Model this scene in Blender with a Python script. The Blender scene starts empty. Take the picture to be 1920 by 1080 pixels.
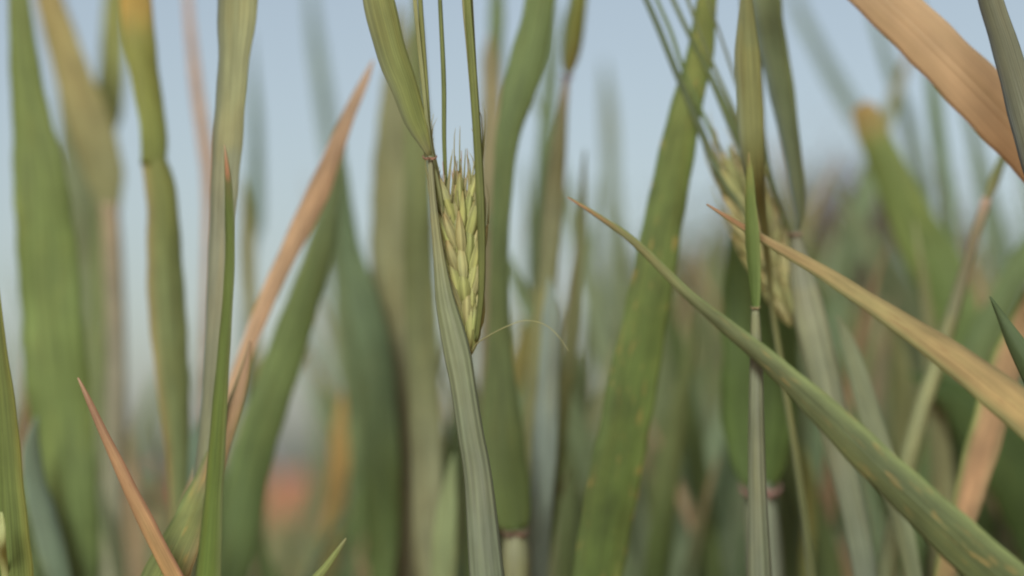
import bpy, math, random
from mathutils import Vector, Matrix, Quaternion

R = math.radians
sc = bpy.context.scene
col = sc.collection

# ------------------------------------------------------------------ camera
CAM_H, PITCH, LENS, SENSOR, FOCUS = 0.72, R(4.36), 85.0, 36.0, 0.60
FPX = 1920 * LENS / SENSOR
cam = bpy.data.cameras.new('camera')
cam.lens, cam.sensor_width = LENS, SENSOR
cam.clip_start, cam.clip_end = 0.01, 3000
cam.dof.use_dof = True
cam.dof.focus_distance = FOCUS
cam.dof.aperture_fstop = 6.6
co = bpy.data.objects.new('camera', cam)
co.location = (0, 0, CAM_H)
co.rotation_euler = (R(90) + PITCH, 0, 0)
col.objects.link(co)
sc.camera = co

# ------------------------------------------------------------------ sky + sun
SUN_EL, SUN_AZ = R(25), R(191)      # compass azimuth, clockwise from +Y: behind the camera, to the left
w = bpy.data.worlds.new('World')
sc.world = w
w.use_nodes = True
wn, wl = w.node_tree.nodes, w.node_tree.links
wn.clear()
sky = wn.new('ShaderNodeTexSky')
sky.sky_type = 'NISHITA'
sky.sun_disc = False
sky.sun_elevation, sky.sun_rotation = SUN_EL, SUN_AZ
sky.air_density, sky.dust_density, sky.ozone_density = 1.0, 2.0, 1.5
sky.altitude = 100
hs = wn.new('ShaderNodeHueSaturation')
hs.inputs['Saturation'].default_value = 0.62
bg = wn.new('ShaderNodeBackground')
bg.inputs['Strength'].default_value = 0.064
wo = wn.new('ShaderNodeOutputWorld')
tint = wn.new('ShaderNodeMix'); tint.data_type = 'RGBA'; tint.blend_type = 'MULTIPLY'; tint.inputs[0].default_value = 1
tint.inputs[7].default_value = (0.99, 1.01, 0.985, 1)      # a cool white balance, the same over the whole sky
wl.new(sky.outputs[0], tint.inputs[6])
wl.new(tint.outputs[2], hs.inputs['Color'])
wl.new(hs.outputs[0], bg.inputs['Color'])
wl.new(bg.outputs[0], wo.inputs['Surface'])
sl = bpy.data.lights.new('sun', 'SUN')
sl.energy, sl.angle, sl.color = 2.9, R(16), (1.0, 0.96, 0.88)
so = bpy.data.objects.new('sun', sl)
sd = Vector((math.sin(SUN_AZ) * math.cos(SUN_EL), math.cos(SUN_AZ) * math.cos(SUN_EL), math.sin(SUN_EL)))
so.rotation_euler = sd.to_track_quat('Z', 'Y').to_euler()
so.location = (0, 0, 20)
col.objects.link(so)
sc.view_settings.view_transform = 'Standard'
sc.view_settings.look = 'None'
sc.view_settings.gamma = 1
sc.view_settings.exposure = 0.68
sc.view_settings.use_curve_mapping = False
sc.render.engine = 'CYCLES'
sc.cycles.use_denoising = True
sc.cycles.max_bounces = 10
sc.cycles.transmission_bounces = 8
sc.render.filter_size = 2.2
sc.cycles.filter_width = 2.2

# ------------------------------------------------------------------ helpers
def lin(c):
    return tuple(((v / 255) / 12.92 if v / 255 <= 0.04045 else ((v / 255 + 0.055) / 1.055) ** 2.4) for v in c)
ALB = 0.78
def alb(c):
    r, g, b = lin(c)
    m = (r + g + b) / 3
    s = 0.84
    if g >= r: r *= .93; b *= .93
    if r > g: m, r, g, b = m * .92, r * .84, g * .96, b * 1.06
    return tuple(max(0.004, (m + (v - m) * s) * ALB) for v in (r, g, b))
cp, sp = math.cos(PITCH), math.sin(PITCH)
FWD, UP, RIGHT = Vector((0, cp, sp)), Vector((0, -sp, cp)), Vector((1, 0, 0))
CAM = Vector((0, 0, CAM_H))
def at(px, py, d):
    return CAM + RIGHT * ((px - 960) / FPX * d) + UP * ((540 - py) / FPX * d) + FWD * d
def mm(wpx, d):
    return wpx / FPX * d
def catmull(pts, n):
    """resample a list of tuples with n points, evenly by segment length"""
    P = [pts[0]] + list(pts) + [pts[-1]]
    L = [math.dist(pts[i][:2], pts[i + 1][:2]) for i in range(len(pts) - 1)]
    tot = sum(L) or 1
    out = []
    for k in range(n):
        s = tot * k / (n - 1)
        i = 0
        while i < len(L) - 1 and s > L[i]:
            s -= L[i]; i += 1
        t = min(1, s / (L[i] or 1))
        a, b, c, d = P[i], P[i + 1], P[i + 2], P[i + 3]
        out.append(tuple(0.5 * ((2 * b[j]) + (-a[j] + c[j]) * t + (2 * a[j] - 5 * b[j] + 4 * c[j] - d[j]) * t * t
                                + (-a[j] + 3 * b[j] - 3 * c[j] + d[j]) * t ** 3) for j in range(len(b))))
    return out
def keycol(keys, t):
    if t <= keys[0][0]: return keys[0][1]
    for (t0, c0), (t1, c1) in zip(keys, keys[1:]):
        if t <= t1:
            f = (t - t0) / ((t1 - t0) or 1)
            f = f * f * (3 - 2 * f)
            return tuple(a + (b - a) * f for a, b in zip(c0, c1))
    return keys[-1][1]
def link(name, verts, faces, cols, uvs, mat, parent=None, loc=Vector((0, 0, 0)), smooth=True):
    me = bpy.data.meshes.new(name)
    me.from_pydata([tuple(Vector(v) - loc) for v in verts], [], faces)
    me.materials.append(mat)
    if cols:
        ca = me.color_attributes.new('tint', 'FLOAT_COLOR', 'POINT')
        flat = []
        for c in cols: flat += [c[0], c[1], c[2], 1]
        ca.data.foreach_set('color', flat)
    if uvs:
        uv = me.uv_layers.new(name='uv')
        flat = []
        for lp in me.loops: flat += uvs[lp.vertex_index]
        uv.data.foreach_set('uv', flat)
    if smooth: me.polygons.foreach_set('use_smooth', [True] * len(me.polygons))
    o = bpy.data.objects.new(name, me)
    col.objects.link(o)
    if parent: o.parent = parent
    return o

# ------------------------------------------------------------------ materials
def leaf_material(name, translucent=0.3, rough=0.5, stripes=26, blotch=0.35, spots=0.0, spot_col=(0.25, 0.13, 0.04), bump=0.3, wax=0.0, pale=0.3, patch=(1.45, 1.12, 0.75)):
    m = bpy.data.materials.new(name); m.use_nodes = True
    N, L = m.node_tree.nodes, m.node_tree.links
    N.clear()
    at_ = N.new('ShaderNodeAttribute'); at_.attribute_name = 'tint'
    uv = N.new('ShaderNodeUVMap'); uv.uv_map = 'uv'
    def mapping(sx, sy):
        mp = N.new('ShaderNodeMapping'); mp.inputs['Scale'].default_value = (sx, sy, 1)
        L.new(uv.outputs[0], mp.inputs[0]); return mp
    def noise(vec, scale, detail=3):
        n = N.new('ShaderNodeTexNoise'); n.inputs['Scale'].default_value = scale; n.inputs['Detail'].default_value = detail
        L.new(vec.outputs[0], n.inputs['Vector']); return n
    def maprange(sock, a, b, c, d):
        r = N.new('ShaderNodeMapRange'); r.inputs[1].default_value = a; r.inputs[2].default_value = b
        r.inputs[3].default_value = c; r.inputs[4].default_value = d
        L.new(sock, r.inputs[0]); return r
    def mix(kind, f, a, b):
        x = N.new('ShaderNodeMix'); x.data_type = 'RGBA'; x.blend_type = kind
        if isinstance(f, (int, float)): x.inputs[0].default_value = f
        else: L.new(f, x.inputs[0])
        for k, s in ((6, a), (7, b)):
            if isinstance(s, tuple): x.inputs[k].default_value = s
            else: L.new(s, x.inputs[k])
        return x.outputs[2]
    info = N.new('ShaderNodeObjectInfo')
    # parallel veins
    vn = noise(mapping(stripes, 25), 1.0, 2)
    vr = maprange(vn.outputs[0], 0.3, 0.7, 1 - pale * 0.8, 1 + pale)
    bl = noise(mapping(1.6, 70), 1.0, 4)
    br = maprange(bl.outputs[0], 0.3, 0.7, 1 - blotch, 1 + blotch)
    mul = N.new('ShaderNodeMath'); mul.operation = 'MULTIPLY'
    L.new(vr.outputs[0], mul.inputs[0]); L.new(br.outputs[0], mul.inputs[1])
    cmb = N.new('ShaderNodeCombineColor')
    for k in range(3): L.new(mul.outputs[0], cmb.inputs[k])
    c = mix('MULTIPLY', 1.0, at_.outputs['Color'], cmb.outputs[0])
    # drift towards yellow in patches
    yn = noise(mapping(2.5, 30), 1.0, 3)
    yr = maprange(yn.outputs[0], 0.5, 0.8, 0, 0.35)
    warm = mix('MULTIPLY', 1.0, c, patch + (1,))
    c = mix('MIX', yr.outputs[0], c, warm)
    if spots > 0:
        v = noise(mapping(9, 150), 1.0, 4)
        dn = noise(mapping(3, 38), 1.0, 2)
        ds = maprange(dn.outputs[0], 0.46, 0.6, 0, 1)
        vs = maprange(v.outputs[0], 0.56, 0.68, 0, spots)
        mm_ = N.new('ShaderNodeMath'); mm_.operation = 'MULTIPLY'
        L.new(ds.outputs[0], mm_.inputs[0]); L.new(vs.outputs[0], mm_.inputs[1])
        c = mix('MIX', mm_.outputs[0], c, tuple(spot_col) + (1,))
    if wax > 0:
        wx = noise(mapping(4, 40), 1.0, 3)
        wr = maprange(wx.outputs[0], 0.35, 0.7, 0, wax)
        c = mix('MIX', wr.outputs[0], c, (0.25, 0.28, 0.25, 1))
    p = N.new('ShaderNodeBsdfPrincipled')
    p.inputs['Roughness'].default_value = rough
    p.inputs['Specular IOR Level'].default_value = 0.3
    L.new(c, p.inputs['Base Color'])
    wv = N.new('ShaderNodeTexWave'); wv.inputs['Scale'].default_value = 1.0; wv.bands_direction = 'X'
    wv.inputs['Distortion'].default_value = 0.3
    L.new(mapping(stripes * 0.18, 2).outputs[0], wv.inputs['Vector'])
    bp = N.new('ShaderNodeBump'); bp.inputs['Strength'].default_value = bump; bp.inputs['Distance'].default_value = 0.0003
    L.new(wv.outputs['Fac'], bp.inputs['Height'])
    L.new(bp.outputs[0], p.inputs['Normal'])
    tr = N.new('ShaderNodeBsdfTranslucent')
    tc = mix('MULTIPLY', 1.0, c, (1.35, 1.4, 0.85, 1))
    L.new(tc, tr.inputs['Color'])
    ms = N.new('ShaderNodeMixShader'); ms.inputs[0].default_value = translucent
    L.new(p.outputs[0], ms.inputs[1]); L.new(tr.outputs[0], ms.inputs[2])
    out = N.new('ShaderNodeOutputMaterial')
    L.new(ms.outputs[0], out.inputs['Surface'])
    return m
M_LEAF = leaf_material('green_leaf', 0.42, 0.6, 26, 0.12)
M_SPOT = leaf_material('spotted_leaf', 0.4, 0.65, 34, 0.26, spots=0.55, spot_col=(0.42, 0.28, 0.09))
M_DRY = leaf_material('dry_leaf', 0.4, 0.75, 34, 0.2, spots=0.5, spot_col=(0.22, 0.10, 0.05), pale=0.25, patch=(0.62, 0.85, 0.75))
M_DRYFLAT = leaf_material('smooth_dry_leaf', 0.4, 0.75, 34, 0.08, pale=0.07, bump=0.12, patch=(0.9, 0.95, 0.8))
M_STEM = leaf_material('waxy_stem', 0.2, 0.5, 20, 0.14, wax=0.12, bump=0.35)
M_GRAIN = leaf_material('grain_husk', 0.42, 0.65, 10, 0.18, bump=0.4, pale=0.25)

# ------------------------------------------------------------------ shape makers
SS = (-1, -0.8, -0.5, -0.2, 0, 0.2, 0.5, 0.8, 1)
def ribbon(centres, halfw, wdirs, keys, fold, thick, ripple, seed, edge=None, uvoff=0.0):
    """a leaf: list of world centres, half widths and width directions -> closed thin blade with a folded midrib"""
    rnd = random.Random(seed)
    ph1, ph2 = rnd.random() * 6, rnd.random() * 6
    V, F, C, U = [], [], [], []
    n = len(centres); arc = 0.0
    total = sum((centres[i + 1] - centres[i]).length for i in range(n - 1))
    m = len(SS)
    for i in range(n):
        if i: arc += (centres[i] - centres[i - 1]).length
        T = (centres[min(i + 1, n - 1)] - centres[max(i - 1, 0)]).normalized()
        W = (wdirs[i] - T * wdirs[i].dot(T)).normalized()
        Nn = W.cross(T).normalized()
        if Nn.dot(CAM - centres[i]) < 0: Nn = -Nn
        h = halfw[i]
        tt = arc / total
        wav = 1 + 0.018 * math.sin(arc * 190 + ph1) + 0.02 * math.sin(arc * 430 + ph2)
        for side in (1, -1):
            for s in (SS if side == 1 else SS[::-1]):
                rp = ripple * h * math.sin(arc * 120 + ph1 + (1.7 if s > 0 else 0)) * abs(s)
                off = -fold * h * (abs(s) ** 1.2) + rp + (0.10 * h * math.exp(-(s / 0.12) ** 2) * (1 if side == -1 else -0.7))
                th = thick * 0.5 * (1.15 - abs(s) ** 3) * side
                V.append(centres[i] + W * (h * s * wav) + Nn * (off + th))
                c = keycol(keys, tt)
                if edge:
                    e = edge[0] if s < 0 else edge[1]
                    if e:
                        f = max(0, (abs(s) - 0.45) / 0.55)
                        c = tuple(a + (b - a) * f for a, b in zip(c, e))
                C.append(alb(c)); U.append((s * 0.5 + 0.5 + uvoff, arc + uvoff))
    k = 2 * m
    for i in range(n - 1):
        for j in range(k):
            a, b = i * k + j, i * k + (j + 1) % k
            F.append((a, b, b + k, a + k))
    F.append(tuple(range(k))[::-1]); F.append(tuple(range((n - 1) * k, n * k)))
    return V, F, C, U
def tube(centres, radii, keys, sides=10, flat=1.0, bandcol=None, uvoff=0.0):
    V, F, C, U = [], [], [], []
    n = len(centres); arc = 0
    total = sum((centres[i + 1] - centres[i]).length for i in range(n - 1)) or 1
    for i in range(n):
        if i: arc += (centres[i] - centres[i - 1]).length
        T = (centres[min(i + 1, n - 1)] - centres[max(i - 1, 0)]).normalized()
        W = (RIGHT - T * RIGHT.dot(T))
        if W.length < 0.1: W = Vector((0, 1, 0)) - T * T.y
        W.normalize(); Nn = W.cross(T).normalized()
        for j in range(sides):
            a = 2 * math.pi * j / sides
            V.append(centres[i] + W * (math.cos(a) * radii[i]) + Nn * (math.sin(a) * radii[i] * flat))
            c = keycol(keys, arc / total)
            if bandcol and (j % 3 == 0): c = tuple((x + y) / 2 for x, y in zip(c, bandcol))
            C.append(alb(c)); U.append((j / sides + uvoff, arc + uvoff))
    for i in range(n - 1):
        for j in range(sides):
            a, b = i * sides + j, i * sides + (j + 1) % sides
            F.append((a, b, b + sides, a + sides))
    F.append(tuple(range(sides))[::-1]); F.append(tuple(range((n - 1) * sides, n * sides)))
    return V, F, C, U

SEED = [100]
class Plant:
    def __init__(self, label, base, group=None, name='barley_plant', cat='barley plant'):
        self.base = Vector((base.x, base.y, 0))
        self.o = bpy.data.objects.new(name, None)
        self.o.empty_display_size = 0.02
        self.o.location = self.base
        self.o['label'] = label; self.o['category'] = cat
        if group: self.o['group'] = group
        col.objects.link(self.o)
    def part(self, name, data, mat, parent=None, label=None):
        V, F, C, U = data
        o = link(name, V, F, C, U, mat, parent or self.o, self.base)
        if label: o['label'] = label
        return o
    def blade(self, pts, keys, mat=None, roll=0.25, fold=0.3, ripple=0.12, n=None, twist=0.0, edge=None, name='leaf_blade', label=None, parent=None, thick=0.00035):
        """pts: (x, y, width, distance) in photograph pixels and metres, listed from tip to base or base to tip"""
        SEED[0] += 1
        n = n or max(20, min(70, int(sum(math.dist(pts[i][:2], pts[i + 1][:2]) for i in range(len(pts) - 1)) / 18)))
        q = catmull(pts, n)
        cs = [at(p[0], p[1], p[3]) for p in q]
        hw, wd = [], []
        for i, p in enumerate(q):
            T = (cs[min(i + 1, n - 1)] - cs[max(i - 1, 0)]).normalized()
            view = (cs[i] - CAM).normalized()
            W = T.cross(view).normalized()
            if W.x < 0: W = -W
            r = roll + twist * (i / (n - 1) - 0.5)
            W = Quaternion(T, r) @ W
            wd.append(W); hw.append(max(0.00012, mm(max(p[2], 1), p[3]) * 0.5 / max(0.35, math.cos(r))))
        return self.part(name, ribbon(cs, hw, wd, keys, fold, thick, ripple, SEED[0], edge, SEED[0] * 3.17 % 7), mat or M_LEAF, parent, label)
    def rod(self, pts, keys, mat=None, name='stem', sides=12, flat=1.0, label=None, parent=None, n=None, bandcol=None):
        SEED[0] += 1
        n = n or max(10, min(60, int(sum(math.dist(pts[i][:2], pts[i + 1][:2]) for i in range(len(pts) - 1)) / 20)))
        q = catmull(pts, n)
        cs = [at(p[0], p[1], p[3]) for p in q]
        rr = [max(0.00006, mm(max(p[2], 0.5), p[3]) * 0.5) for p in q]
        return self.part(name, tube(cs, rr, keys, sides, flat, bandcol, SEED[0] * 1.37 % 5), mat or M_STEM, parent, label)
    def root(self, px, py, wpx, d, colr=(118, 128, 92), name='stem'):
        """the culm from a point (usually below the frame) down to the soil"""
        P = at(px, py, d); r = max(0.0011, mm(wpx, d) * 0.5)
        G = self.base.copy()
        n = 14; cs, rr = [], []
        for i in range(n):
            t = i / (n - 1)
            s = 1 - (1 - t) ** 1.6
            cs.append(Vector((P.x + (G.x - P.x) * s, P.y + (G.y - P.y) * s, P.z * (1 - t) - 0.01 * t)))
            rr.append((r + (0.0017 - r) * min(1, t * 3)) * (1.35 if i in (5, 9) else 1))
        return self.part(name, tube(cs, rr, [(0, colr), (0.6, (125, 125, 80)), (1, (150, 135, 90))], 8), M_STEM)
    def collar(self, px, py, wpx, d, colr=(190, 135, 120), tilt=0.0):
        """the pale collar where blade meets sheath, with its two clasping auricles"""
        V, F, C, U = [], [], [], []
        P = at(px, py, d)
        for sgn in (-1, 1):
            n0 = len(V)
            cs = [P + RIGHT * (sgn * mm(wpx, d) * a) + UP * (mm(wpx, d) * b + sgn * a * tilt * mm(wpx, d)) - FWD * (mm(wpx, d) * c)
                  for a, b, c in ((0.05, 0.05, 0.1), (0.3, 0.0, 0.25), (0.5, 0.05, 0.3), (0.6, 0.2, 0.22), (0.56, 0.36, 0.1))]
            rr = [mm(wpx, d) * k for k in (0.13, 0.13, 0.09, 0.05, 0.02)]
            a = tube(cs, rr, [(0, colr), (1, tuple(x * 0.85 for x in colr))], 6)
            V += a[0]; F += [tuple(i + n0 for i in f) for f in a[1]]; C += a[2]; U += a[3]
        return self.part('collar', (V, F, C, U), M_GRAIN, label='pinkish collar with clasping tips')

def G(px, d, dx=0.0, dy=0.0):
    p = at(px, 540, d)
    return Vector((p.x + dx, p.y + dy, 0))

# ------------------------------------------------------------------ ground and far things
def simple_noise_material(name, a, b, scale, rough=0.95, bump=0.0):
    m = bpy.data.materials.new(name); m.use_nodes = True
    N, L = m.node_tree.nodes, m.node_tree.links
    p = N['Principled BSDF']; p.inputs['Roughness'].default_value = rough
    tc = N.new('ShaderNodeTexCoord'); n = N.new('ShaderNodeTexNoise'); n.inputs['Scale'].default_value = scale; n.inputs['Detail'].default_value = 6
    L.new(tc.outputs['Object'], n.inputs['Vector'])
    r = N.new('ShaderNodeValToRGB'); r.color_ramp.elements[0].position = 0.3; r.color_ramp.elements[1].position = 0.7
    r.color_ramp.elements[0].color = a + (1,); r.color_ramp.elements[1].color = b + (1,)
    L.new(n.outputs[0], r.inputs[0]); L.new(r.outputs[0], p.inputs['Base Color'])
    if bump:
        bp = N.new('ShaderNodeBump'); bp.inputs['Strength'].default_value = bump; bp.inputs['Distance'].default_value = 0.05
        L.new(n.outputs[0], bp.inputs['Height']); L.new(bp.outputs[0], p.inputs['Normal'])
    return m
M_SOIL = simple_noise_material('soil', (0.36, 0.13, 0.05), (0.50, 0.20, 0.075), 1.4, bump=0.4)
rng = random.Random(5)
V, F = [], []
rings = [0, .4, .8, 1.2, 1.8, 2.6, 4, 6, 9, 14, 22, 40, 80, 200, 600, 1600]
for i, r in enumerate(rings):
    for j in range(48):
        a = 2 * math.pi * j / 48
        V.append((r * math.cos(a), r * math.sin(a), (rng.uniform(-0.012, 0.008) if r < 30 else rng.uniform(-.1, .05))))
for i in range(len(rings) - 1):
    for j in range(48):
        a, b = i * 48 + j, i * 48 + (j + 1) % 48
        F.append((a, b, b + 48, a + 48))
g = link('ground', V, F, None, None, M_SOIL)
g['kind'] = 'structure'

def far_tree(x, y, h, wd, label, leafc, density, seed, trunkc=(0.16, 0.11, 0.08)):
    rnd = random.Random(seed)
    root = bpy.data.objects.new('tree', None); root.location = (x, y, 0)
    root['label'] = label; root['category'] = 'tree'; col.objects.link(root)
    V, F, C, U = [], [], [], []
    def add(cs, rr):
        n0 = len(V)
        a = tube([Vector(c) for c in cs], rr, [(0, (110, 85, 70)), (1, (110, 85, 70))], 7)
        V.extend(a[0]); F.extend([tuple(i + n0 for i in f) for f in a[1]]); C.extend(a[2]); U.extend(a[3])
    add([(0, 0, 0), (0.05, 0, h * 0.25), (-0.05, 0.05, h * 0.5), (0.05, 0, h * 0.85)], [h * .035, h * .028, h * .02, h * .006])
    ends = []
    for k in range(22):
        a = rnd.random() * 6.28; z0 = h * rnd.uniform(.12, .6)
        rr = wd * rnd.uniform(.25, .52); z1 = z0 + h * rnd.uniform(.12, .4)
        e = (rr * math.cos(a), rr * math.sin(a), min(z1, h * .95))
        add([(0, 0, z0), (e[0] * .5, e[1] * .5, (z0 + e[2]) * .5 + .05), e], [h * .012, h * .008, h * .003])
        ends.append(e)
    o = link('trunk', V, F, C, U, M_STEM, root)
    V, F, C, U = [], [], [], []
    ends += [(0, 0, h * .85), (0.1, 0, h * .7), (-.2, .1, h * .5), (.2, -.1, h * .3), (-.1, 0, h * .2)]
    for k in range(density):
        e = rnd.choice(ends); s = wd * .17
        p = Vector((e[0] + rnd.gauss(0, s), e[1] + rnd.gauss(0, s), max(.1, e[2] + rnd.gauss(0, s * 1.1))))
        q = Quaternion((rnd.gauss(0, 1), rnd.gauss(0, 1), rnd.gauss(0, 1), rnd.gauss(0, 1))); q.normalize()
        L_ = rnd.uniform(.12, .24)
        i0 = len(V)
        for a, b in ((-1, 0), (0, -.45), (1, 0), (0, .45)):
            V.append(p + q @ Vector((a * L_, b * L_, 0.02 * a * a)))
        F.append((i0, i0 + 1, i0 + 2, i0 + 3))
        v = rnd.uniform(.75, 1.2)
        for _ in range(4): C.append(alb(tuple(min(255, c * v) for c in leafc))); U.append((rnd.random(), rnd.random()))
    link('crown', V, F, C, U, M_LEAF, root)
for a in ((9.6, 70, 9.8, 4.8, 'brownish bare-looking tree far behind the crop, right of the flag leaf collar', (128, 104, 92), 9000, 1),
          (5.6, 60, 6.4, 4.6, 'low grey-green tree far off behind the second ear', (120, 125, 90), 5200, 2),
          (14.2, 75, 7.0, 6.5, 'broad dull green tree far off at the right edge', (105, 120, 80), 6000, 3)):
    far_tree(*a)

# ------------------------------------------------------------------ the standing crop further back: individuals, copied
def filler_proto(kind, seed):
    rnd = random.Random(seed)
    pal = {'green': ((128, 148, 92), (116, 137, 81), (139, 156, 107)),
           'grey': ((137, 154, 118), (143, 156, 122), (131, 150, 111)),
           'olive': ((158, 160, 111), (169, 165, 111), (146, 152, 105)),
           'tan': ((188, 152, 107), (195, 160, 120), (160, 139, 98))}[kind]
    root = bpy.data.objects.new('barley_plant', None)
    col.objects.link(root)
    H = 0.62
    for q in range(3):                                  # three culms to a plant, leaves up each
        ox, oy = ((0, 0), (.022, .012), (-.020, -.012))[q]
        hq = H * (1, .93, .86)[q]
        off = Vector((ox, oy, 0))
        cs = [off * (.3 + .7 * k / 11) + Vector((0.004 * math.sin(k * .9 + seed + q), 0.004 * math.cos(k + seed), hq * k / 11)) for k in range(12)]
        rr = [0.0032 * (1.25 if k in (3, 6, 9) else 1) for k in range(12)]
        link('stem', *tube(cs, rr, [(0, (150, 140, 95)), (1, pal[q])], 7), M_STEM, root)
        for b in range(4):
            z0 = hq * (0.46 + 0.16 * b) + rnd.uniform(-.02, .02)
            a = rnd.choice((0, 3.1)) + rnd.uniform(-.8, .8); lean = rnd.uniform(.03, .24)
            Lb = rnd.uniform(.2, .3); wb = rnd.uniform(.004, .0078)
            cs, hw, wd = [], [], []
            dr = Vector((math.cos(a), math.sin(a), 0))
            for k in range(13):
                t = k / 12
                cs.append(off + Vector((0, 0, z0)) + dr * (Lb * (lean * t + .35 * lean * t ** 3)) + Vector((0, 0, Lb * (t - .12 * t * t))))
                hw.append(wb * min(1, .25 + t * 6) * (1 - t ** 2.4) + .0002)
                wd.append(Vector((1, .35 * math.sin(t * 2 + seed), 0)))
            c = rnd.choice(pal); tip = rnd.choice(((176, 140, 92), c, c))
            link('leaf_blade', *ribbon(cs, hw, wd, [(0, c), (.75, c), (1, tip)], .3, .0004, .15, seed + b, None, seed * .7), M_LEAF if kind != 'tan' else M_DRY, root)
    return root
kinds = [('green', 4, 'blurred mid-green plant'),
         ('grey', 4, 'blurred waxy grey-green plant'),
         ('olive', 3, 'blurred yellowish olive plant'),
         ('tan', 1, 'blurred withered tan plant')]
protos = []
sd_ = 10
for k, n, lab in kinds:
    for _ in range(n):
        sd_ += 7
        protos.append((filler_proto(k, sd_), lab, k))
used = set(); MEMBERS = {}
ZONES = [(0, 'past left', 'the widest green leaf beyond the left edge'), (230, 'a', 'the widest green leaf at far left'), (520, 'b', 'the narrow vivid green leaf'), (760, 'c', 'the slanting orange-brown leaf'),
         (1010, 'd', 'the ear in focus'), (1300, 'e', 'the tall bright green leaf'), (1560, 'f', 'the second ear'), (1920, 'g', 'the right-hand orange leaf'), (9e9, 'past right', 'the right edge of the view')]
def copy_tree(o):
    r = o.copy(); col.objects.link(r)
    for ch in o.children:
        c = ch.copy(); c.parent = r; col.objects.link(c)
    return r
def place(px, d, top_py, idx, rnd):
    pr, lab, k = protos[idx % len(protos)]
    o = pr if idx % len(protos) not in used else copy_tree(pr)
    used.add(idx % len(protos))
    zone, where = next((z, t) for lim, z, t in ZONES if px < lim)
    depth = 'close behind' if d < 1.3 else 'far behind'
    P = at(px, top_py, d)
    s = max(0.3, P.z / 0.79)
    o.location = (P.x + rnd.uniform(-.01, .01), P.y, 0)
    o.scale = (max(.85, s), max(.85, s), s)
    o.rotation_euler = (rnd.uniform(-.06, .06), rnd.uniform(-.07, .07), rnd.choice((0, math.pi)) + rnd.uniform(-.5, .5))
    o['label'] = '%s %s %s' % (lab, depth, where); MEMBERS.setdefault(o['label'], []).append((P.x / P.y, o)); o['category'] = 'barley plant'; o['group'] = '%s barley plants %s %s' % (k, depth, where)
rf = random.Random(77)
# how high the crop stands along the picture (photograph pixels): high on the right, low where sky shows on the left
PROFILE = [(-500, 500), (0, 640), (200, 700), (330, 900), (450, 760), (500, 1060), (630, 1060), (690, 560), (790, 560), (840, 950), (900, 700), (1000, 760), (1100, 560),
           (1200, 520), (1300, 470), (1500, 450), (1650, 480), (1800, 560), (1920, 520), (2500, 480)]
def prof(px):
    for (a, b), (c, e) in zip(PROFILE, PROFILE[1:]):
        if a <= px <= c: return b + (e - b) * (px - a) / (c - a)
    return 500
for i in range(215):
    px = -500 + 2900 * ((i * 0.61803) % 1)
    d = 0.86 + 1.5 * ((i * 0.7548) % 1) ** 1.2
    if 420 < px < 690: px += 275                         # a gap through which the sky and the red soil show
    place(px, d, prof(px) + rf.uniform(-120, 170), rf.randrange(1000), rf)
for i in range(8):                                     # the crop to either side, just out of frame
    d = rf.uniform(.7, 1.4); sgn = rf.choice((-1, 1))
    place(960 + sgn * rf.uniform(1450, 2100), d, rf.uniform(0, 500), rf.randrange(1000), rf)

# where several alike stand in one place, say which by its order from left to right
ORD = ('second', 'third', 'fourth', 'fifth', 'sixth', 'seventh', 'eighth', 'ninth')
for lab, mem in MEMBERS.items():
    if len(mem) < 2 or 'beyond' in lab or 'edge of the view' in lab: continue
    mem.sort(key=lambda q: q[0])
    for k, (_, o) in enumerate(mem):
        o['label'] = lab + (', leftmost' if k == 0 else ', rightmost' if k == len(mem) - 1 else ', %s from left' % ORD[min(k - 1, 7)])

# the far crop: one mass
V, F, C, U = [], [], [], []
rf = random.Random(9)
for i in range(9000):
    y = 2.9 + 13 * rf.random() ** 1.3
    x = rf.uniform(-.45, .5) * y
    pxx = 960 + x / y * FPX
    h = (0.53 + rf.uniform(-.08, .03)) if pxx < 1050 else (0.70 + rf.uniform(-.1, .13) + .02 * min(1, (pxx - 1050) / 300))
    a = rf.uniform(-.6, .6); wd = rf.uniform(.003, .007)
    dx, dy = rf.uniform(-.12, .12), rf.uniform(-.1, .1)
    W = Vector((math.cos(a) * wd, math.sin(a) * wd, 0))
    i0 = len(V)
    z0 = 0.0
    for t, k in ((0, .6), (.5, 1), (.8, .8), (1, .05)):
        c = Vector((x + dx * t * t, y + dy * t * t, z0 + h * t))
        V += [c - W * k, c + W * k]
    for k in range(3):
        j = i0 + 2 * k
        F.append((j, j + 1, j + 3, j + 2))
    cc = rf.choice(((112, 128, 74), (122, 134, 108), (146, 140, 88), (104, 122, 70), (172, 140, 98)))
    for k in range(8): C.append(alb(cc)); U.append((k % 2, h * (k // 2) / 3 + i * .37))
o = link('far_crop', V, F, C, U, M_LEAF)
o['kind'] = 'stuff'; o['label'] = 'blurred mass of barley far back in the field'; o['category'] = 'crop'

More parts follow.
